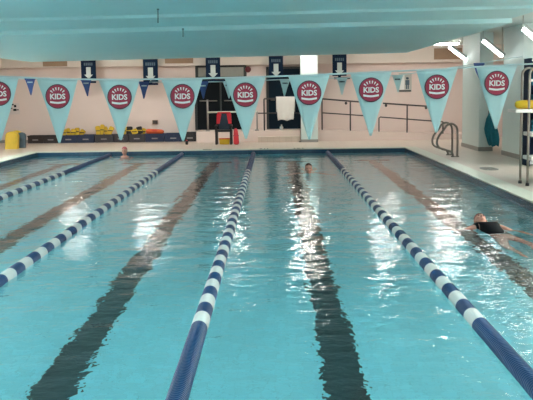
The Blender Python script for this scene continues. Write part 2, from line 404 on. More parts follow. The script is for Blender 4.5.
def pennant(i):
    px, py, tip = fx[i]
    top = line_pts[i]; H = (tip-py)*PXM*1.0; W = 20.5*PXM
    lean = (random.random()-.5)*.008
    root = empty('pennant', top, 'large aqua pennant with maroon KIDS badge, '+pos[i], 'pennant', 'large badge pennants on the near line')
    dxs = (line_pts[min(i+1, 8)]-line_pts[max(i-1, 0)]); sl = dxs.z/dxs.x
    mb = MB(); n = 14; rows = []
    for side in (0, 1):
        rr = []
        for j in range(n+1):
            t = j/n; hw = W*(1-t)+.006*t
            bow = .012*math.sin(PI*t)+.010*t*t*(1 if i % 2 else -1)
            row = []
            for k in range(5):
                u = (k-2)/2; zz = -H*t+sl*u*hw*(1-t)
                row.append(mb.bm.verts.new(top+Vector((u*hw+lean*t, bow+.004*abs(u)*math.sin(5*t)-(.001 if side == 0 else -.001), zz))))
            rr.append(row)
        rows.append(rr)
    for side in (0, 1):
        for j in range(n):
            for k in range(4):
                a = rows[side]; f = mb.bm.faces.new((a[j][k], a[j][k+1], a[j+1][k+1], a[j+1][k])); f.smooth = True
    a, b = rows
    for j in range(n):
        for k in (0, 4): mb.bm.faces.new((a[j][k], a[j+1][k], b[j+1][k], b[j][k]))
    for k in range(4):
        mb.bm.faces.new((a[0][k], a[0][k+1], b[0][k+1], b[0][k])); mb.bm.faces.new((a[n][k], a[n][k+1], b[n][k+1], b[n][k]))
    build('cloth', mb, 'flag', root)
    build('hem', MB().prism([top+Vector((-W-.001, -.0065, .004-sl*W)), top+Vector((W+.001, -.0065, .004+sl*W)), top+Vector((W+.001, -.0065, -.004+sl*W)), top+Vector((-W-.001, -.0065, -.004-sl*W))], (0, .013, 0)), 'cord', root)
    c = top+Vector((0, -.003, -17.2*PXM)); R = 12.2*PXM
    bd = build('badge', MB().lathe([(R, 0), (R, .004)], c, 'Y', 32), 'badge_rim', root)
    build('badge_face', MB().lathe([(R*.91, -.0012), (R*.93, 0.001)], c, 'Y', 32), 'maroon', bd)
    k = bpy.data.objects.new('lettering', KIDS); COL.objects.link(k); k.parent = bd; k.location = c+Vector((0, -.002, -.002))-top
    mb = MB()
    for q in range(6):     # little raised figures in an arc
        an = math.radians(90+(q-2.5)*20); d = Vector((math.cos(an), 0, math.sin(an))); e = Vector((-d.z, 0, d.x))
        p0 = c+d*R*.50+Vector((0, -.0016, 0)); p1 = c+d*R*.74+Vector((0, -.0016, 0))
        mb.prism([p0-e*.0018, p0+e*.0018, p1+e*.0048, p1-e*.0048], (0, .001, 0))
    build('figure_row', mb, 'white', bd)
    mb = MB(); up = []; lo = []
    for q in range(9):
        u = (q-4)/4; zz = -.030-.004*(1-u*u)
        up.append(c+Vector((u*.048, -.0016, zz+.003*abs(u)))); lo.append(c+Vector((u*.048, -.0016, zz-.012+.003*abs(u))))
    mb.prism(up+lo[::-1], (0, .001, 0))
    build('ribbon', mb, 'white', bd)
for i in range(9): pennant(i)

# ------------------------------------------------------------------ far pennants
YB = 20.6
fl = [(30, 79.5, 'b', 'small blue pennant on the far line, at the far left over the crates'), (86, 80.5, 'b', 'small blue pennant on the far line, under the leftmost lane sign'),
      (144, 83, 'b', 'small blue pennant on the far line, under the second lane sign from left'), (203, 83, 'b', 'small blue pennant on the far line, in front of the dark doorway'),
      (228, 82.6, 'w', 'small pale pennant on the far line, between the doorway and the fifth large pennant'), (285, 80.5, 'w', 'small pale pennant on the far line, over the white towel'),
      (342, 79, 'w', 'small pale pennant on the far line, under the rightmost lane sign'), (397.5, 76.5, 'w', 'small pale pennant on the far line, beside the grey poster'),
      (479, 64.5, 'b', 'small blue pennant at the right end of the far line, by the pale pier')]
fpts = [at(a, b-1, y=YB) for a, b, _, _ in fl]
tail = [at(500, 60, y=YB), Vector((5.80, 21.2, fpts[-1].z+.16))]
o = build('pennant_line', MB().tube([Vector((-7.1, YB, 2.12))]+fpts+tail, .011, 6), 'cord'); tag(o, 'pale cord of the far pennant line strung near the far end of the pool', 'cord')
r = empty('pennant_pole', (-7.1, YB, DK+.012), 'steel pennant pole on the left coping at the far line', 'pole', 'poles holding the far pennant cord')
build('post', MB().tube([(-7.1, YB, DK+.012), (-7.1, YB, 2.15)], .02), 'steel', r)
build('base_plate', MB().lathe([(.09, 0), (.09, .012), (.03, .02)], (-7.1, YB, DK+.012)), 'steel', r)
for i, (px, py, c, lab) in enumerate(fl):
    p = fpts[i]; s = YB/F; hw = 5.3*s; h = 16.5*s
    root = empty('small_pennant', p, lab, 'pennant', 'small pennants on the far line')
    tx = .02*math.sin(i*2.1); skew = .06 if i == 8 else 0
    build('cloth', MB().prism([p+Vector((-hw, 0, 0)), p+Vector((hw, 0, .0)), p+Vector((hw*.5+tx*.5, .01, -h*.5)), p+Vector((tx+skew+.012, .02, -h)), p+Vector((tx+skew-.012, .02, -h)), p+Vector((-hw*.5+tx*.5, .01, -h*.5))], (0, .004, 0)), 'blueflag' if c == 'b' else 'flag', root)
    build('hem', MB().box(p.x-hw, p.x+hw, p.y-.015, p.y+.018, p.z-.03, p.z+.012), 'blueflag' if c == 'b' else 'flag', root)
    mb = MB()
    for q in range(4): mb.box(p.x-.055+q*.03, p.x-.035+q*.03, p.y-.021, p.y-.015, p.z-.10, p.z-.07)
    mb.box(p.x-.06, p.x+.06, p.y-.018, p.y-.010, p.z-.082, p.z-.076)
    build('lettering', mb, 'sign' if c == 'w' else 'cord', root)

# ------------------------------------------------------------------ lane signs hanging before the fascia
YS = 30.6
sg = [(88.5, 57, 80, 83, 96), (150.5, 56, 82, 144, 158), (213, 54, 79, 203, 224), (276, 53, 77.5, 267, 287), (339.5, 52, 76, 334, 350)]
where = ['leftmost of the five, above the crates', 'second from left, over the orange floats', 'above the dark doorway', 'over the navy door with the white towel', 'rightmost of the five, over the far railing']
for i, (cx, y0, y1, b0, b1) in enumerate(sg):
    a = at(cx-7, y1, y=YS); b = at(cx+7, y0, y=YS); w = b.x-a.x; xm = (a.x+b.x)/2
    root = empty('lane_sign', (xm, YS, a.z), 'navy hanging lane sign with pale down arrow, '+where[i], 'sign', 'navy lane signs along the far wall')
    build('panel', MB().box(a.x, b.x, YS-.02, YS+.02, a.z, b.z), 'sign', root)
    u = (b.z-a.z)/26
    build('arrow', MB().prism([(xm-2.6*u, YS-.03, a.z+14.5*u), (xm+2.6*u, YS-.03, a.z+14.5*u), (xm+2.6*u, YS-.03, a.z+6*u), (xm+5*u, YS-.03, a.z+6*u), (xm, YS-.03, a.z+.8*u), (xm-5*u, YS-.03, a.z+6*u), (xm-2.6*u, YS-.03, a.z+6*u)], (0, .012, 0)), 'arrow', root)
    mb = MB()
    for q in range(5):
        mb.box(xm+(-5+q*2.1)*u, xm+(-5+q*2.1+1.5)*u, YS-.026, YS-.02, a.z+16.4*u, a.z+19.6*u)
    build('lettering', mb, 'slate', root)
    c = at(b0, y1+3.2, y=YS); d = at(b1, y1+1, y=YS)
    build('lower_bar', MB().box(min(c.x, a.x+.1), max(d.x, a.x+.2), YS-.025, YS+.025, c.z, d.z).box(xm-.05, xm+.05, YS-.006, YS+.006, d.z-.01, a.z+.01), 'sign', root)
    build('hanger', MB().tube([(xm-.15, YS, b.z), (xm-.15, YS, CT)], .008, 6).tube([(xm+.15, YS, b.z), (xm+.15, YS, CT)], .008, 6), 'cable', root)

# ------------------------------------------------------------------ lamps
def lamp(loc, tilt, L, m, lab, group, axis='X', W=.13, depth=.05):
    root = empty('fluorescent_light', loc, lab, 'ceiling light', group)
    if axis == 'Y': root.rotation_euler = (0, 0, PI/2)
    elif tilt: root.rotation_euler = (0, tilt, 0)
    def loc_build(name, mb, mm):
        o = build(name, mb, mm, loc=(0, 0, 0)); o.parent = root; return o
    loc_build('housing', MB().box(-L/2-.02, L/2+.02, -W/2-.02, W/2+.02, 0, .06), 'lamp_house')
    loc_build('diffuser', MB().box(-L/2, L/2, -W/2, W/2, -depth, 0, .015), m)
    return root
for k, x in enumerate((-6.4, -4.0, -1.35, 1.0, 3.6, 5.45)):
    lamp((x, 28.6, CT-.06), 0, .75, 'lamp', 'fluorescent ceiling light over the far deck, ' + ['at the far left', 'above the yellow floats', 'before the dark doorway', 'before the white column', 'over the far railing', 'at the far right'][k], 'lights over the far deck', W=.17)
for k, (px0, py0, px1, py1, Y) in enumerate(((449, 47.5, 467, 61, 26.0), (483, 41, 502, 56.5, 22.3), (523, 29, 542, 45, 18.8))):
    a = at(px0, py0, y=Y); b = at(px1, py1, y=Y); d = b-a; c = (a+b)/2
    t = math.atan2(-d.z, d.x)
    lamp(c+Vector((math.sin(t)*.03, 0, math.cos(t)*.03)), t, d.length, 'lamp_side', 'bright slanted light beside the pool ceiling, ' + ['farthest of the three', 'middle of the three, over the pale pier', 'nearest of the three, cut by the right edge'][k], 'slanted lights over the right deck', W=.16, depth=.055)
    if k == 0: S0 = (a, b)
# sloped soffit strip carrying the slanted lights
mb = MB()
for k, (px0, py0, px1, py1, Y) in enumerate(((449, 47.5, 467, 61, 26.0), (483, 41, 502, 56.5, 22.3), (523, 29, 542, 45, 18.8))):
    a = at(px0, py0, y=Y); b = at(px1, py1, y=Y)
    top = a+(a-b)*.28; top.z = CT
    for yy in (Y,):
        mb.tube([a+Vector((0, .0, .06)), Vector((a.x, Y, CT))], .012, 6).tube([b+Vector((0, .0, .06)), Vector((b.x, Y, CT))], .012, 6)
struct('light_hanger', mb, 'lamp_house')
for y in (-2, 2.5, 7):  # added lights above the frame, brightening the near water
    for x in (-5, -1.5, 2.0):
        lamp((x, y, 2.745+.08+(x-PL)/(PR-PL)*.115-.075), 0, 1.5, 'lamp_side', 'added fill light on the aqua ceiling near the viewer, out of view', 'added fill lights on the aqua ceiling', W=.3)
for k, y in enumerate((17.5, 14, 10.5, 7, 3.5, 0)):  # added lights right of the frame, brightening the pool
    lamp((7.1, y, CT-.06), 0, 1.5, 'lamp_fill', 'added fill light over the right deck near the viewer, out of view', 'added fill lights over the right deck', axis='Y', W=.25)
for k, y in enumerate((23, 19, 15, 11, 7, 3)):  # added lights left of the frame, for more light in the pool
    lamp((-8.0, y, CT-.06), 0, 1.5, 'lamp_fill', 'added fill light over the left deck, out of view', 'added fill lights over the left deck', axis='Y', W=.25)

# ------------------------------------------------------------------ railings, landing and ramp
YR = 30.15
def P(px, py, y=YR): return at(px, py, y=y)
def zramp(x): return PH+(zr-.05-PH)*(x-xb)/(6.6-xb)
r = empty('landing_railing', P(232, 131), 'grey landing railing with a pale top bar before the dark doorway', 'railing')
a = P(207.7, 112.3); b = P(257, 111.5)
build('post', MB().tube([(a.x, YR, PH), (a.x, YR, a.z+.42)], .03), 'greypole', r)
build('post', MB().tube([(b.x, YR, PH), (b.x, YR, b.z)], .025), 'greypole', r)
build('top_bar', MB().tube([(a.x, YR-.03, a.z), (b.x, YR-.03, b.z)], .028), 'coping', r)
for px in (207.7, 257):
    c = P(px, 131); build('base_flange', MB().lathe([(.07, 0), (.07, .03), (.03, .05)], (c.x, YR, PH)), 'greypole', r)
r = empty('stair_railing', P(281, 131), 'dark two-bar stair railing in front of the navy door', 'railing')
a = P(264, 98.8); b = P(301, 98.2); m0 = P(258, 113.2); m1 = P(298, 113)
build('post', MB().tube([(a.x, YR, PH), (a.x, YR, a.z)], .026), 'rail', r)
build('top_rail', MB().tube([(a.x, YR, a.z), (b.x, YR, b.z)], .024), 'rail', r)
e = at(301, 115, y=29.62); f = at(301, 143.5, y=29.62)
build('mid_rail', MB().tube([m0, m1, (e.x-.03, 29.75, m1.z), (e.x, 29.65, m1.z-.05), (e.x, 29.62, m1.z-.2), (e.x, 29.62, DK)], .02), 'rail', r)
build('post', MB().tube([(b.x, YR, PH), (b.x, YR, b.z)], .022), 'rail', r)
build('base_flange', MB().lathe([(.08, 0), (.08, .02), (.03, .04)], (e.x, 29.62, DK)), 'rail', r)
r = empty('ramp_railing', P(350, 131), 'dark ramp railing section left of the ramp gap, beside the white column', 'railing', 'dark railings along the ramp')
build('top_rail', MB().tube([P(322, 98.8), P(373, 103)], .026), 'rail', r)
build('lower_rail', MB().tube([P(322, 112.8), P(373, 116.3)], .02), 'rail', r)
for px, pt in ((322, 98.8), (350.3, 101)):
    t = P(px, pt); build('post', MB().tube([(t.x, YR, zramp(t.x)-.01), t], .024), 'rail', r)
build('bracket', MB().ball(P(346, 103.2, YR-.04), .045, (1, 1, 1.1)), 'rail', r)
r = empty('ramp_railing', P(407, 134), 'dark ramp railing section towards the pool ladder, right of the ramp gap', 'railing', 'dark railings along the ramp')
build('top_rail', MB().tube([P(383, 103.3), P(428, 106.3)], .026), 'rail', r)
t = P(379, 118)
build('lower_rail', MB().tube([(t.x, YR, zramp(t.x)-.01), t, P(380.2, 117), P(443, 121.8)], .02), 'rail', r)
for px, pt in ((407.2, 105), (443, 121.8)):
    t = P(px, pt); build('post', MB().tube([(t.x, YR, zramp(t.x)-.01), t], .024), 'rail', r)
for px, py in ((386, 105.5), (426, 107.8)):
    build('bracket', MB().ball(P(px, py, YR-.04), .045, (1, 1, 1.1)), 'rail', r)

# white towel over the stair railing
mb = MB(); tl = P(276, 98); tr = P(295, 97.8); bt = P(285, 121).z; n = 18; rows = []
prof = [(.05, bt+.30), (.045, tl.z-.1), (.035, tl.z+.02), (0, tl.z+.045), (-.035, tl.z+.02), (-.05, tl.z-.15), (-.055, tl.z-.4), (-.06, bt+.1), (-.06, bt)]
for j, (dy, z) in enumerate(prof):
    row = []
    for k in range(n+1):
        u = k/n; x = tl.x+(tr.x-tl.x)*u; t = max(0, (j-4)/4); xm = (tl.x+tr.x)/2
        x = xm+(x-xm)*(1-.2*t); zz = z+(.05*abs(math.sin(u*PI*1.5+.4)) if j == 8 else 0)
        row.append(mb.bm.verts.new((x, YR+dy+.016*t*math.sin(u*15), zz)))
    rows.append(row)
for j in range(len(rows)-1):
    for k in range(n):
        f = mb.bm.faces.new((rows[j][k], rows[j][k+1], rows[j+1][k+1], rows[j+1][k])); f.smooth = True
o = build('towel', mb, 'towel'); sm = o.modifiers.new('thickness', 'SOLIDIFY'); sm.thickness = .012
tag(o, 'white towel draped over the stair railing before the navy door', 'towel')
# small white bottle behind the towel
c = at(281.5, 130.3, y=30.5)
r = empty('bottle', (c.x, 30.5, PH), 'small white bottle standing on the landing below the white towel', 'bottle')
build('body', MB().lathe([(.055, 0), (.06, .02), (.06, .1), (.025, .14)], (c.x, 30.5, PH), seg=12), 'white', r)
build('cap', MB().lathe([(.026, .14), (.026, .18)], (c.x, 30.5, PH), seg=12), 'white', r)

# ------------------------------------------------------------------ crates and floats along the wall
YC = 30.85
def crate(px0, px1, ptop, m, lab):
    a = at(px0, 143, z=DK); x0 = at(px0, 143, y=YC).x; x1 = at(px1, 143, y=YC).x; zt = at((px0+px1)/2, ptop, y=YC).z
    r = empty('crate', ((x0+x1)/2, YC+.22, DK), lab, 'crate', 'plastic crates along the back wall')
    y0, y1, t = YC, YC+.44, .025
    build('body', MB().box(x0, x1, y0, y1, DK, DK+.03).box(x0, x1, y0, y0+t, DK+.03, zt).box(x0, x1, y1-t, y1, DK+.03, zt).box(x0, x0+t, y0+t, y1-t, DK+.03, zt).box(x1-t, x1, y0+t, y1-t, DK+.03, zt), m, r)
    build('rim', MB().box(x0-.012, x1+.012, y0-.015, y0+t, zt-.04, zt+.004).box(x0-.012, x1+.012, y1-t, y1+.012, zt-.04, zt+.004).box(x0-.012, x0+t, y0, y1, zt-.04, zt+.004).box(x1-t, x1+.012, y0, y1, zt-.04, zt+.004), m, r)
    mb = MB(); q = 5
    for i in range(q):
        xx = x0+(x1-x0)*(i+.5)/q; mb.box(xx-.012, xx+.012, y0-.012, y0, DK, zt-.04)
    build('rib', mb, m, r)
    xm = (x0+x1)/2
    build('handle', MB().box(xm-.10, xm+.10, y0-.018, y0-.008, DK+.10, DK+.14), 'label', r)
    return x0, x1, zt
cr = [(28, 43, 135.8, 'crate_brown', 'dark brown crate, leftmost by the wall, nearest the yellow kickboard'),
      (43.6, 58, 135.6, 'crate_brown', 'dark brown crate, second from left in the row by the wall'),
      (60, 77, 135.3, 'crate_blue', 'blue crate with two rows of yellow floats, under the second large pennant'),
      (77.6, 94, 135, 'crate_blue', 'blue crate, second one holding yellow floats'),
      (95, 113, 134.6, 'crate_grey', 'dark grey crate heaped with tall yellow floats'),
      (113.8, 128, 134.4, 'crate_grey', 'dark grey crate behind the tip of the third large pennant'),
      (128.8, 145, 134.2, 'crate_grey', 'dark grey crate with black and yellow life vests'),
      (145.6, 164, 133.8, 'crate_blue', 'blue crate under the long orange float'),
      (164.8, 182, 133.4, 'crate_blue', 'blue crate behind the tip of the fourth large pennant'),
      (184, 196, 132.4, 'crate_black', 'small black crate, rightmost in the row beside the doorway')]
CR = [crate(*c) for c in cr]
FD = [0]
def flt(px, py, w, h, m, lab, grp, lean=0, nm='float'):
    FD[0] += 1; YQ = YC+(.10, .21, .32)[FD[0] % 3]
    c = at(px, py, y=YQ); k = YQ/F; w *= k*1.12; h *= k*1.08
    r = empty(nm, (c.x, YQ, c.z-h/2), lab, 'float', grp)
    mb = MB()
    d = Vector((math.sin(lean), 0, math.cos(lean))); e = Vector((d.z, 0, -d.x)); n = 6
    poly = []
    for i in range(24):
        a = 2*PI*i/24; rr = abs(math.cos(a))**.6*math.copysign(1, math.cos(a)), abs(math.sin(a))**.6*math.copysign(1, math.sin(a))
        waist = 1-.25*math.cos(rr[1]*PI/2)
        poly.append(c+e*(rr[0]*w/2*waist)+d*(rr[1]*h/2)+Vector((0, -.03, 0)))
    mb.prism(poly, (0, .07, 0))
    build('body', mb, m, r)
    build('strap', MB().box(c.x-w*.36, c.x+w*.36, YQ-.042, YQ-.03, c.z-.015, c.z+.015), 'black' if m != 'black' else 'yellow', r)
ylw = 'yellow floats in the crates'
for px, py, w, h, ln, lab in ((64, 132.8, 5, 7, .2, 'small yellow float at the left end of the blue crate'), (68.5, 132.3, 5, 7.5, -.3, 'yellow float leaning left in the blue crate by the second pennant'),
        (73, 132.4, 5.5, 6.5, .4, 'yellow float leaning right in the blue crate by the second pennant'), (77.2, 131.7, 5, 7.5, 0, 'upright yellow float above the seam of the two blue crates'),
        (82, 132.6, 5.5, 6, .7, 'yellow float lying tilted in the second blue crate'), (98, 130.8, 5, 9, -.1, 'tall yellow float at the left end of the heaped grey crate'),
        (102, 129.8, 4.5, 10, .15, 'tallest yellow float in the heaped grey crate'), (106, 131, 5, 8.5, -.3, 'yellow float in the middle of the heaped grey crate'),
        (110.5, 130.6, 5.5, 8, .5, 'yellow float tilted right in the heaped grey crate')):
    flt(px, py, w, h, 'yellow', lab, ylw, ln)
for px, py, w, h, m, ln, lab in ((124, 130.8, 5, 8, 'yellow', .2, 'yellow life vest beside the tip of the third large pennant'), (129.5, 130.5, 7, 7.5, 'black', 0, 'black life vest in the crate right of the third large pennant'),
        (134.5, 131.6, 6, 5.5, 'yellow', 1.2, 'yellow life vest lying between the two black ones'), (139.5, 130.3, 6.5, 7, 'black', -.2, 'second black life vest, left of the orange float'),
        (143.5, 131.4, 5, 6, 'yellow', .3, 'yellow life vest touching the orange float')):
    flt(px, py, w, h, m, lab, 'life vests in the crates', ln, 'life_vest')
c0 = at(146, 131.3, y=YC+.15); c1 = at(164, 131.6, y=YC+.15)
r = empty('rescue_float', ((c0.x+c1.x)/2, YC+.15, c0.z-.07), 'long orange rescue float lying across the blue crate', 'float')
build('body', MB().tube([c0+(c1-c0)*t for t in (0, .03, .1, .5, .85, .96, 1)], [.03, .07, .085, .085, .075, .05, .02], 12), 'orange', r)
build('handle', MB().tube([c0+(c1-c0)*.35+Vector((0, -.085, .03)), c0+(c1-c0)*.4+Vector((0, -.13, .03)), c0+(c1-c0)*.6+Vector((0, -.13, .03)), c0+(c1-c0)*.65+Vector((0, -.085, .03))], .014), 'red', r)

# kickboards at the left
def kick(px0, px1, ptop, pbase, y, m, lab, t=.09, lean=.10):
    a = at(px0, pbase, y=y); b = at(px1, ptop, y=y); w = b.x-a.x; h = b.z-DK
    poly = [Vector((a.x, y, DK)), Vector((b.x, y, DK))]
    for i in range(9):
        an = PI*i/8; poly.append(Vector((a.x+w/2+w/2*math.cos(an), y+lean*.9, DK+h-w*.38+w*.38*math.sin(an))))
    o = build('kickboard', MB().prism(poly, (0, t, 0)), m, None); tag(o, lab, 'kickboard', 'kickboards standing on the far left deck'); return o
kick(5, 16, 131.5, 149, 27.8, 'yellow', 'yellow kickboard standing upright on the far left deck', .25)
kick(15.5, 24, 132.5, 147.5, 28.3, 'slate', 'slate blue kickboard standing just right of the yellow one', .16)
kick(11, 20, 130.5, 146.5, 28.75, 'yellow', 'yellow kickboard standing behind the slate blue one', .12)

# ------------------------------------------------------------------ chair
YH = 28.75
def C(px, py, y=YH): return at(px, py, y=y)
x0 = C(215.5, 144).x; x1 = C(232, 144).x; zt = C(224, 113).z; zs = DK+.45; xm = (x0+x1)/2
r = empty('chair', (xm, YH+.2, DK), 'black pool deck chair with navy back and red side pieces before the dark doorway', 'chair')
build('seat', MB().box(x0+.03, x1-.03, YH-.02, YH+.43, zs-.05, zs+.02, .015), 'black', r)
build('backrest', MB().prism([(xm-.17, YH+.40, zs+.02), (xm+.17, YH+.40, zs+.02), (xm+.2, YH+.42, zs+.3), (xm+.17, YH+.46, zt-.04), (xm-.17, YH+.46, zt-.04), (xm-.2, YH+.42, zs+.3)], (0, .035, 0)), 'chairblue', r)
for s in (-1, 1):
    xs = xm+s*(x1-x0)/2
    build('leg', MB().box(xs-.035-s*.03, xs+.035-s*.03, YH-.02, YH+.05, DK, zs), 'black', r)
    build('leg', MB().box(xs-.035-s*.03, xs+.035-s*.03, YH+.38, YH+.45, DK, zs), 'black', r)
    build('armrest', MB().box(xs-.035-s*.02, xs+.035-s*.02, YH-.03, YH+.42, zs+.12, zs+.17, .01).box(xs-.03-s*.02, xs+.03-s*.02, YH-.02, YH+.04, zs-.02, zs+.12), 'black', r)
    build('side_piece', MB().prism([(xs-s*.02, YH+.38, zs+.2), (xs-s*.12, YH+.38, zs+.2), (xs-s*.18, YH+.43, zt-.04), (xs-s*.10, YH+.43, zt), (xs-s*.03, YH+.43, zt-.05)], (0, .08, 0)), 'red', r)
build('top_bar', MB().tube([(x0+.05, YH+.46, zt), (x1-.05, YH+.46, zt)], .025), 'red', r)
a = C(219, 144.2); b = C(229.5, 138.5)
r = empty('toy_bin', ((a.x+b.x)/2, YH+.2, DK), 'small yellow bin tucked under the black chair', 'bin')
build('body', MB().hexa([(a.x+.02, YH+.1, DK), (b.x-.02, YH+.1, DK), (b.x-.02, YH+.34, DK), (a.x+.02, YH+.34, DK), (a.x, YH+.06, DK+.17), (b.x, YH+.06, DK+.17), (b.x, YH+.36, DK+.17), (a.x, YH+.36, DK+.17)]), 'yellow', r)
build('rim', MB().box(a.x-.012, b.x+.012, YH+.05, YH+.37, DK+.165, DK+.195, .008), 'orange', r)
a = C(236.4, 144.5, YH-.1); b = C(235.6, 128.5, YH+.1)
r = empty('rescue_tube', (a.x, YH-.1, DK), 'red rescue tube leaning against the right side of the black chair', 'rescue tube')
a.z = DK+.01
build('body', MB().tube([a+(b-a)*t for t in (0, .04, .12, .5, .9, 1)], [.05, .085, .095, .085, .065, .03], 12), 'red', r)
m_ = a+(b-a)*.55
build('strap', MB().lathe([(.09, -.02), (.092, 0), (.09, .02)], m_, seg=12), 'maroon', r)

# little bottle on the deck, coping marks
c = at(186.8, 144.6, z=DK)
r = empty('bottle', c, 'small dark bottle with a red cap standing on the far deck under the fourth pennant', 'bottle')
build('body', MB().lathe([(.04, 0), (.045, .02), (.045, .09), (.02, .12)], c, seg=12), 'black', r)
build('cap', MB().lathe([(.022, .12), (.022, .15)], c, seg=12), 'red', r)
for px0, px1, py, lab, pat in ((205, 213.5, 148, 'solid dark depth marking on the far coping below the black chair', (1, 1, 1, 1, 1, 1)),
                               (260, 268.5, 147.2, 'dark broken depth marking on the far coping, left of the stair railing', (1, 1, 0, 1, 0, 1)),
                               (293, 302.5, 146.4, 'dark broken depth marking on the far coping below the stair railing foot', (1, 0, 1, 1, 0, 1))):
    a = at(px0, py, z=DK+.012); b = at(px1, py, z=DK+.012); n = len(pat); w = (b.x-a.x)/n; yy = PF+.175
    r = empty('depth_marker', ((a.x+b.x)/2, yy, DK+.0125), lab, 'depth marking', 'depth markings on the far coping')
    build('tile', MB().box(a.x-.03, b.x+.03, yy-.14, yy+.14, DK+.0125, DK+.016), 'coping', r)
    if sum(pat) == n: build('mark', MB().box(a.x, b.x, yy-.09, yy+.09, DK+.016, DK+.018), 'dark', r)
    else:
        for i, v in enumerate(pat):
            if v: build('mark', MB().box(a.x+i*w, a.x+(i+.85)*w, yy-.09, yy+.09, DK+.016, DK+.018), 'dark', r)

# ------------------------------------------------------------------ things on the back wall
YW = WF
def wallrect(px0, px1, py0, py1, y=YW): a = at(px0, py1, y=y); b = at(px1, py0, y=y); return a.x, b.x, a.z, b.z
x0, x1, z0, z1 = wallrect(398.5, 411.5, 73, 92)
r = empty('wall_poster', ((x0+x1)/2, YW, z0), 'grey poster with a dark figure on the back wall above the ramp railing', 'poster')
build('panel', MB().box(x0, x1, YW-.03, YW, z0, z1), 'poster', r)
xw = x0+(x1-x0)*.45
build('white_field', MB().box(x0+.03, xw, YW-.035, YW-.03, z0+.08, z1-.05), 'white', r)
build('figure', MB().lathe([(.02, 0), (.05, .02), (.05, .06), (.02, .08)], (xw+.1, YW-.033, z1-.22), seg=10).box(xw+.03, xw+.17, YW-.036, YW-.03, z0+.24, z1-.24).box(xw+.05, xw+.09, YW-.036, YW-.03, z0+.1, z0+.24).box(xw+.11, xw+.15, YW-.036, YW-.03, z0+.1, z0+.24), 'slate', r)
build('base_strip', MB().box(x0+.02, x1-.02, YW-.036, YW-.03, z0+.01, z0+.06), 'frame', r)
x0, x1, z0, z1 = wallrect(152.5, 158, 120, 124.3)
r = empty('wall_box', ((x0+x1)/2, YW, z0), 'small brown outlet box on the back wall above the orange float', 'wall box')
build('body', MB().box(x0, x1, YW-.05, YW, z0, z1, .008), 'vent', r)
build('cover', MB().box(x0+.015, x1-.015, YW-.06, YW-.05, z0+.015, z1-.015), 'crate_brown', r)
c = at(248, 69.5, y=YW)
r = empty('alarm_bell', (c.x, YW, c.z), 'round maroon alarm bell on the back wall right of the transom window', 'alarm bell')
build('backplate', MB().box(c.x-.05, c.x+.05, YW-.04, YW, c.z-.05, c.z+.05), 'frame', r)
build('gong', MB().lathe([(.03, -.13), (.075, -.115), (.10, -.07), (.105, -.04)], (c.x, YW, c.z), 'Y', 20), 'bell', r)
x0, x1, z0, z1 = wallrect(9, 19.5, 103, 114.5)
r = empty('wall_notice', ((x0+x1)/2, YW, z0), 'white notice with black marks on the back wall above the yellow kickboards', 'notice')
build('sheet', MB().box(x0, x1, YW-.012, YW, z0, z1), 'wall_right', r)
for u, v, w, h in ((.12, .80, .35, .13), (.5, .62, .2, .22), (.42, .30, .3, .2), (.75, .35, .15, .1), (.2, .5, .15, .08)):
    build('mark', MB().box(x0+u*(x1-x0), x0+(u+w)*(x1-x0), YW-.018, YW-.012, z0+v*(z1-z0), z0+(v+h)*(z1-z0)), 'dark', r)
c = at(7, 116.5, y=YW)
r = empty('shower_valve', (c.x, YW, c.z-.1), 'small grey valve on the back wall just above the yellow kickboards', 'valve')
build('pipe', MB().tube([(c.x, YW-.05, c.z-.1), (c.x, YW-.05, c.z+.16)], .025), 'steel', r)
build('wheel', MB().lathe([(.05, -.11), (.06, -.09), (.05, -.06)], (c.x, YW, c.z), 'Y', 16), 'plinth', r)

# ------------------------------------------------------------------ pool ladder rails on the right coping
r = empty('pool_ladder', (4.45, 22.75, DK), 'curved chrome pool ladder handrails on the right coping at the far end', 'pool ladder')
shape = [(452, 154.3), (452.3, 140), (452, 128), (449.8, 124.2), (446.2, 122.6), (442.2, 124.3), (439.5, 128), (436.2, 132), (433.3, 136.5), (432.3, 141), (433.6, 145), (437, 147.2), (442, 148.6), (446, 150), (447.5, 152), (448, 154.6)]
for y, dx in ((22.95, 0), (22.3, 0)):
    base = [at(a, b, y=22.95) for a, b in shape]; pts = [Vector((p.x, y, p.z)) for p in base]
    pts[0].z = DK; pts[-1].z = DK
    sm_ = []
    for i in range(len(pts)-1):
        p0, p1, p2, p3 = pts[max(i-1, 0)], pts[i], pts[i+1], pts[min(i+2, len(pts)-1)]
        for q in range(4):
            t = q/4; sm_.append(.5*((2*p1)+(p2-p0)*t+(2*p0-5*p1+4*p2-p3)*t*t+(3*p1-p0-3*p2+p3)*t*t*t))
    sm_.append(pts[-1])
    h = build('handrail', MB().tube(sm_, .027, 10), 'steel', r)
    for p in (pts[0], pts[-1]):
        build('base_flange', MB().lathe([(.055, 0), (.05, .02), (.026, .03)], p, seg=14), 'steel', h)

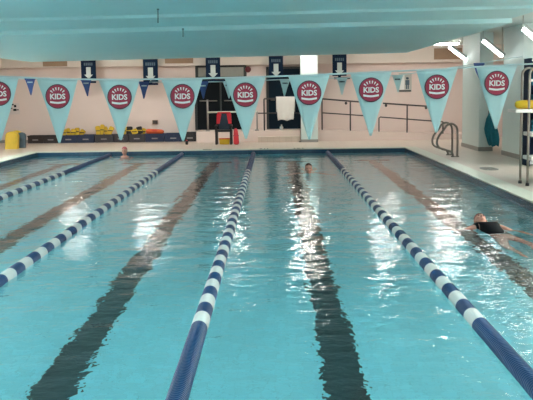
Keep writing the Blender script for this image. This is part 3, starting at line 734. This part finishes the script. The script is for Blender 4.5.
# ------------------------------------------------------------------ lifeguard stand and what lies on it
A = at(520, 183.3, z=DK); B = at(527.3, 185.8, z=DK); zp = at(520, 110, y=A.y).z
r = empty('lifeguard_stand', (A.x+.45, (A.y+B.y)/2, DK), 'steel lifeguard stand with white steps at the right edge of the picture', 'lifeguard stand')
ztop = at(523, 68, y=A.y).z; X2 = A.x+.95
for p, q in ((A, 0), (B, 1)):
    y = p.y; pts = [Vector((p.x, y, DK))]+[Vector((p.x, y, z)) for z in (DK+.6, zp, ztop-.14)]
    for i in range(1, 9):
        an = PI*i/9*.95; pts.append(Vector((p.x+.11-.11*math.cos(an), y, ztop-.12+.12*math.sin(an))))
    pts.append(Vector((p.x+.22, y, zp+.45))); pts.append(Vector((X2, y, zp+.42))); pts.append(Vector((X2, y, DK)))
    h = build('side_frame', MB().tube(pts, .022, 10), 'steel', r)
    for xx in (p.x, X2): build('foot', MB().lathe([(.035, 0), (.03, .05)], (xx, y, DK), seg=12), 'black', h)
yc0, yc1 = B.y-.02, A.y+.02
for py in (134.5, 158.7):
    z = at(529, py, y=B.y).z
    build('step', MB().box(A.x+.05, X2+.02, yc0-.03, yc1+.03, z-.035, z+.03, .008), 'white', r)
x0 = at(508.5, 110, y=A.y).x
build('platform', MB().box(x0, X2+.05, yc0-.05, yc1+.05, zp-.035, zp+.02, .008), 'white', r)
z = at(529, 80.5, y=B.y).z
build('back_bar', MB().box(A.x+.03, X2, yc0, yc0+.04, z-.02, z+.02), 'white', r)
c0 = Vector((at(515, 107.5, y=(A.y+B.y)/2).x, (A.y+B.y)/2, zp+.10)); 
r = empty('rescue_tube', c0-Vector((-.3, 0, .08)), 'yellow rescue tube lying on the lifeguard stand platform', 'rescue tube')
build('body', MB().tube([c0+Vector((t*.85, 0, -.004*t)) for t in (0, .03, .1, .5, .9, 1)], [.03, .06, .075, .078, .075, .05], 14), 'yellow', r)
build('end_strap', MB().lathe([(.078, -.02), (.080, 0), (.078, .02)], c0+Vector((.22, 0, 0)), 'X', 14), 'orange', r)

# shelf behind the stand
xs0 = at(529.3, 120, y=19.3).x; zt = at(531, 58, y=19.3).z
r = empty('storage_shelf', (xs0+.6, 19.55, DK), 'tall navy storage shelf behind the lifeguard stand at the right edge', 'shelf')
for xx in (xs0, xs0+1.17): build('side_panel', MB().box(xx, xx+.03, 19.3, 19.8, DK, zt), 'sign', r)
build('back_panel', MB().box(xs0+.03, xs0+1.17, 19.77, 19.8, DK, zt), 'sign', r)
for k in range(5):
    z = DK+.06+(zt-DK-.1)*k/4; build('shelf', MB().box(xs0+.03, xs0+1.17, 19.31, 19.77, z-.015, z+.015), 'sign' if k % 2 else 'white', r)
for k, lab in ((1, 'folded teal towels on the second shelf up behind the lifeguard stand'), (2, 'folded teal towels on the middle shelf behind the lifeguard stand'), (3, 'folded teal towels on the upper shelf behind the lifeguard stand')):
    z = DK+.06+(zt-DK-.1)*k/4+.016
    mb = MB()
    for q in range(4): mb.box(xs0+.05+.01*q, xs0+.62-.012*q, 19.34, 19.7, z+q*.09, z+q*.09+.085, .03)
    o = build('towel_stack', mb, 'teal'); tag(o, lab, 'towels', 'teal towel stacks on the navy shelf')

# teal towel on a hook at the pier
YT = 24.15
mb = MB(); rows = []; n = 16
out = [(489.5, 490.8, 112), (488, 492.5, 115), (485.6, 494.2, 119), (484.8, 496, 124), (484.2, 497.2, 129), (485.2, 498.2, 134), (486.8, 498.6, 139), (488, 498.2, 143), (489.5, 497.6, 146)]
for j, (pa, pb, py) in enumerate(out):
    a = at(pa, py, y=YT); b = at(pb, py, y=YT); row = []
    for k in range(n+1):
        u = k/n; p = a+(b-a)*u; p.y = YT-.03-.028*math.sin(u*17+j*.35)*min(1, j/3); p.z += .02*math.sin(u*9+1)*(j/8); row.append(mb.bm.verts.new(p))
    rows.append(row)
for j in range(len(rows)-1):
    for k in range(n):
        f = mb.bm.faces.new((rows[j][k], rows[j][k+1], rows[j+1][k+1], rows[j+1][k])); f.smooth = True
o = build('towel', mb, 'teal'); sm = o.modifiers.new('thickness', 'SOLIDIFY'); sm.thickness = .025; sm.offset = 1
tag(o, 'dark teal towel hanging from a hook on the pale pier', 'towel')
c = at(490.1, 112.5, y=YT)
r = empty('wall_hook', (c.x, 24.25, c.z), 'small steel hook on the pale pier holding the teal towel', 'hook')
build('plate', MB().box(c.x-.03, c.x+.03, 24.235, 24.25, c.z-.05, c.z+.05), 'steel', r)
build('prong', MB().tube([(c.x, 24.24, c.z), (c.x, 24.17, c.z-.02), (c.x, 24.10, c.z), (c.x, 24.08, c.z+.05)], .01), 'steel', r)
a = at(489, 168.8, z=DK)
r = empty('floor_drain', (a.x, a.y, DK+.001), 'oval grey floor drain on the right deck beyond the lifeguard stand', 'drain')
mb = MB().lathe([(.30, .001), (.30, .006)], (a.x, a.y, DK), seg=28)
for v in mb.bm.verts: v.co.y = a.y+(v.co.y-a.y)*1.3; v.co.x = a.x+(v.co.x-a.x)*.6
build('frame', mb, 'plinth', r)
mb = MB()
for q in range(6): mb.box(a.x-.13, a.x+.13, a.y-.26+q*.095, a.y-.21+q*.095, DK+.006, DK+.009)
build('grate', mb, 'steel', r)

# ------------------------------------------------------------------ swimmers
def evalmesh(o):
    dg = bpy.context.evaluated_depsgraph_get(); dg.update()
    me = bpy.data.meshes.new_from_object(o.evaluated_get(dg)); bpy.data.objects.remove(o); return me
def skin(chains, sub=1):
    """chains: joints {name: (pos, r)}, edges list; the first joint is the root"""
    J, E = chains; names = list(J)
    me = bpy.data.meshes.new('s'); me.from_pydata([J[n][0] for n in names], [(names.index(a), names.index(b)) for a, b in E], [])
    o = bpy.data.objects.new('s', me); COL.objects.link(o)
    o.modifiers.new('skin', 'SKIN'); sd = o.modifiers.new('sub', 'SUBSURF'); sd.levels = sub; sd.render_levels = sub
    for i, n in enumerate(names):
        rr = J[n][1]; me.skin_vertices[0].data[i].radius = rr if isinstance(rr, tuple) else (rr, rr)
    me.skin_vertices[0].data[0].use_root = True
    return evalmesh(o)
def fuse(meshes, extra, voxel):
    bm = bmesh.new()
    for me in meshes: bm.from_mesh(me); bpy.data.meshes.remove(me)
    mb = MB(); mb.bm.free(); mb.bm = bm
    extra(mb)
    me = bpy.data.meshes.new('f'); bm.to_mesh(me); bm.free()
    o = bpy.data.objects.new('f', me); COL.objects.link(o)
    rm = o.modifiers.new('r', 'REMESH'); rm.mode = 'VOXEL'; rm.voxel_size = voxel; rm.use_smooth_shade = True
    s = o.modifiers.new('s', 'SMOOTH'); s.iterations = 3; s.factor = .5
    return evalmesh(o)
def hand(wrist, d, palm_n, s=1.0):
    """five-fingered hand as separate skinned chains; d: pointing direction, palm_n: palm normal"""
    d = Vector(d).normalized(); n = Vector(palm_n); n = (n-d*n.dot(d)).normalized(); e = d.cross(n); w = Vector(wrist); out = []
    out.append(skin(({'a': (w+d*.055*s, (.040*s, .017*s)), 'b': (w, (.028*s, .020*s)), 'c': (w+d*.095*s, (.040*s, .014*s))}, [('a', 'b'), ('a', 'c')])))
    for k, L in ((-1.5, .062), (-.5, .076), (.5, .082), (1.5, .072)):
        r0 = w+d*.075*s+e*k*.019*s; dd = (d+e*k*.07).normalized()
        p1 = r0+dd*.03*s; p2 = p1+(dd*.9+n*.25)*L*.5*s; p3 = p2+(dd*.75+n*.55)*L*.5*s
        out.append(skin(({'0': (r0, .0095*s), '1': (p1, .0095*s), '2': (p2, .0088*s), '3': (p3, .0075*s)}, [('0', '1'), ('1', '2'), ('2', '3')])))
    t0 = w+d*.03*s+e*.025*s; t1 = t0+(d*.6+e*.8)*.035*s; t2 = t1+(d*.85+e*.4+n*.2)*.032*s; t3 = t2+(d*.9+n*.3)*.026*s
    out.append(skin(({'0': (t0, .013*s), '1': (t1, .0115*s), '2': (t2, .0105*s), '3': (t3, .0085*s)}, [('0', '1'), ('1', '2'), ('2', '3')])))
    return out
def person(name, J, head, up, face, label, hands, voxel=.007, cap=None, eyes=True, suit=None, loc=None, group='swimmers in the pool'):
    V = {k: (Vector(p), r) for k, (p, r) in J.items()}
    E = [('pelvis', 'waist'), ('waist', 'chest'), ('chest', 'neck0'), ('neck0', 'neck1')]
    for s in 'LR': E += [('neck0', 'sh'+s), ('sh'+s, 'el'+s), ('el'+s, 'wr'+s), ('pelvis', 'hip'+s), ('hip'+s, 'kn'+s), ('kn'+s, 'an'+s), ('an'+s, 'toe'+s)]
    parts = [skin((V, E))]
    for s, n in hands.items():
        parts += hand(V['wr'+s][0], V['wr'+s][0]-V['el'+s][0], n)
    h = Vector(head); up = Vector(up).normalized(); fc = Vector(face); fc = (fc-up*fc.dot(up)).normalized(); rt = fc.cross(up)
    R = Matrix((rt, fc, up)).transposed().to_4x4()
    def W(x, y, z): return h+rt*x+fc*y+up*z
    def ell(mb, c, sx, sy, sz, u=20, v=14):
        bmesh.ops.create_uvsphere(mb.bm, u_segments=u, v_segments=v, radius=1, matrix=Matrix.Translation(c) @ R @ Matrix.Diagonal((sx, sy, sz, 1)))
    def extra(mb):
        ell(mb, W(0, -.008, .022), .075, .092, .092)            # skull
        ell(mb, W(0, .020, -.045), .056, .066, .072)            # jaw
        ell(mb, W(0, .070, -.098), .022, .018, .018)            # chin
        ell(mb, W(0, .092, -.028), .012, .020, .026)            # nose
        ell(mb, W(0, .098, -.042), .017, .014, .010)
        for s in (-1, 1):
            ell(mb, W(s*.076, -.005, -.015), .010, .022, .034)  # ears
            ell(mb, W(s*.034, .058, -.035), .024, .024, .022)   # cheeks
        ell(mb, W(0, .074, .022), .05, .014, .012)              # brow
        ell(mb, W(0, .083, -.072), .024, .010, .006)            # lips
        ell(mb, W(0, -.02, -.085), .05, .052, .07)              # throat
    me = fuse(parts, extra, voxel); me.materials.clear(); me.materials.append(M['skin'])
    for p in me.polygons: p.use_smooth = True; p.material_index = 0
    loc = Vector(loc if loc is not None else V['pelvis'][0])
    me.transform(Matrix.Translation(-loc)); me.name = name
    o = bpy.data.objects.new(name, me); COL.objects.link(o); o.location = loc
    tag(o, label, 'person', group)
    if cap:
        mb = MB(); bmesh.ops.create_uvsphere(mb.bm, u_segments=24, v_segments=16, radius=1, matrix=Matrix.Translation(W(0, -.006, .028)) @ R @ Matrix.Diagonal((.081, .099, .098, 1)))
        dead = [v for v in mb.bm.verts if (v.co-W(0, 0, .015)).dot(up)+.55*(-(v.co-W(0, 0, 0)).dot(fc)) < .005]
        bmesh.ops.delete(mb.bm, geom=dead, context='VERTS')
        for f in mb.bm.faces: f.smooth = True
        build(cap[0], mb, cap[1], o)
    if eyes:
        for s in (-1, 1):
            mb = MB(); mb.ball(W(s*.031, .080, .003), .010); build('eye', mb, 'hair', o)
        mb = MB(); mb.tube([W(-.022, .0895, -.070), W(0, .094, -.071), W(.022, .0895, -.070)], .003, 6); build('mouth', mb, 'maroon', o)
    if suit:
        keys, E2, grow = suit
        sme = skin(({k: (V[k][0], tuple(c+grow for c in (V[k][1] if isinstance(V[k][1], tuple) else (V[k][1],)*2))) for k in keys}, E2), 2)
        sme.materials.clear(); sme.materials.append(M['suit'])
        for p in sme.polygons: p.use_smooth = True; p.material_index = 0
        sme.transform(Matrix.Translation(-loc)); sme.name = 'swimsuit'
        so = bpy.data.objects.new('swimsuit', sme); COL.objects.link(so); so.parent = o
    return o

# near swimmer floating on the back, head away from the viewer
bx, by, bz = 2.74, 11.5, -.02
def N(x, y, z): return (bx+x, by+y, bz+z)
J = dict(pelvis=(N(.10, -.50, -.12), (.16, .11)), waist=(N(.06, -.28, -.06), (.135, .10)), chest=(N(.03, -.05, -.005), (.155, .12)), neck0=(N(.01, .14, .03), (.10, .075)), neck1=(N(.0, .22, .045), .055),
         shL=(N(-.17, .08, .01), .058), elL=(N(-.38, -.02, -.06), .042), wrL=(N(-.56, .10, -.05), .029), shR=(N(.20, .06, .01), .058), elR=(N(.37, -.16, -.05), .042), wrR=(N(.46, -.40, -.07), .029),
         hipL=(N(.02, -.60, -.14), .098), knL=(N(-.02, -.96, -.26), .058), anL=(N(.10, -1.30, -.50), .036), toeL=(N(.12, -1.46, -.52), .026),
         hipR=(N(.19, -.60, -.14), .098), knR=(N(.30, -.94, -.24), .058), anR=(N(.30, -1.30, -.48), .036), toeR=(N(.32, -1.46, -.50), .026))
person('swimmer', J, N(-.01, .335, .075), (0, 1, .25), (0, -.25, 1), 'person in a black swimsuit floating on the back beside the rightmost lane rope',
       {'L': (0, 0, -1), 'R': (0, 0, -1)}, voxel=.0075, cap=('swim_cap', 'cap_light'), suit=(('pelvis', 'waist', 'chest', 'neck0', 'shL', 'shR'), [('pelvis', 'waist'), ('waist', 'chest'), ('chest', 'neck0'), ('neck0', 'shL'), ('neck0', 'shR')], .012))

# far swimmer coming towards the viewer
bx, by, bz = .76, 19.7, 0
J = dict(pelvis=(N(.05, .75, -.16), (.13, .10)), waist=(N(.04, .52, -.13), (.12, .09)), chest=(N(.02, .28, -.10), (.15, .11)), neck0=(N(0, .10, -.07), (.09, .075)), neck1=(N(0, .03, -.02), .055),
         shL=(N(-.19, .12, -.09), .056), elL=(N(-.36, -.06, -.13), .042), wrL=(N(-.50, -.26, -.12), .029), shR=(N(.19, .12, -.09), .056), elR=(N(.36, -.06, -.13), .042), wrR=(N(.48, -.28, -.12), .029),
         hipL=(N(-.04, .88, -.18), .08), knL=(N(-.10, 1.26, -.26), .056), anL=(N(-.08, 1.64, -.25), .035), toeL=(N(-.08, 1.80, -.28), .025),
         hipR=(N(.13, .88, -.18), .08), knR=(N(.22, 1.26, -.26), .056), anR=(N(.20, 1.64, -.25), .035), toeR=(N(.20, 1.80, -.28), .025))
person('swimmer', J, N(0, -.02, .10), (0, .12, 1), (0, -1, .05), 'dark-haired person swimming towards the viewer in the middle lane at the far end',
       {'L': (0, 0, -1), 'R': (0, 0, -1)}, voxel=.009, cap=('hair', 'hair'))

# person standing at the far wall
bx, by, bz = at(124.6, 152, y=25.55).x, 25.55, -.07
J = dict(pelvis=(N(.0, 0, -.50), (.14, .10)), waist=(N(.0, 0, -.30), (.12, .09)), chest=(N(0, 0, -.10), (.15, .10)), neck0=(N(0, 0, .05), (.085, .07)), neck1=(N(0, -.01, .12), .054),
         shL=(N(-.18, 0, .0), .055), elL=(N(-.32, -.12, .03), .042), wrL=(N(-.42, -.02, .06), .029), shR=(N(.18, 0, .0), .055), elR=(N(.24, -.05, -.27), .042), wrR=(N(.20, -.2, -.45), .029),
         hipL=(N(-.09, 0, -.60), .085), knL=(N(-.10, -.03, -.95), .056), anL=(N(-.10, .02, -1.26), .038), toeL=(N(-.11, -.13, -1.285), .027),
         hipR=(N(.09, 0, -.60), .085), knR=(N(.10, -.03, -.95), .056), anR=(N(.10, .02, -1.26), .038), toeR=(N(.11, -.13, -1.285), .027))
person('swimmer', J, N(0, -.015, .235), (0, 0, 1), (-.2, -1, 0), 'person in a pink swim cap standing at the far wall below the third large pennant',
       {'L': (0, 0, -1), 'R': (0, 1, 0)}, voxel=.009, cap=('swim_cap', 'cap'))

w = bpy.data.worlds.new('world'); S.world = w; w.use_nodes = True
w.node_tree.nodes['Background'].inputs['Color'].default_value = (.5, .6, .6, 1)
w.node_tree.nodes['Background'].inputs['Strength'].default_value = .02
S.view_settings.view_transform = 'Standard'; S.view_settings.look = 'None'; S.view_settings.gamma = 1
S.view_settings.use_curve_mapping = False; S.view_settings.exposure = 1.3
cy = S.cycles
cy.max_bounces = 14; cy.diffuse_bounces = 5; cy.glossy_bounces = 5; cy.transmission_bounces = 10
cy.caustics_reflective = False; cy.caustics_refractive = True
cy.sample_clamp_indirect = 0; cy.use_denoising = True; cy.blur_glossy = .5
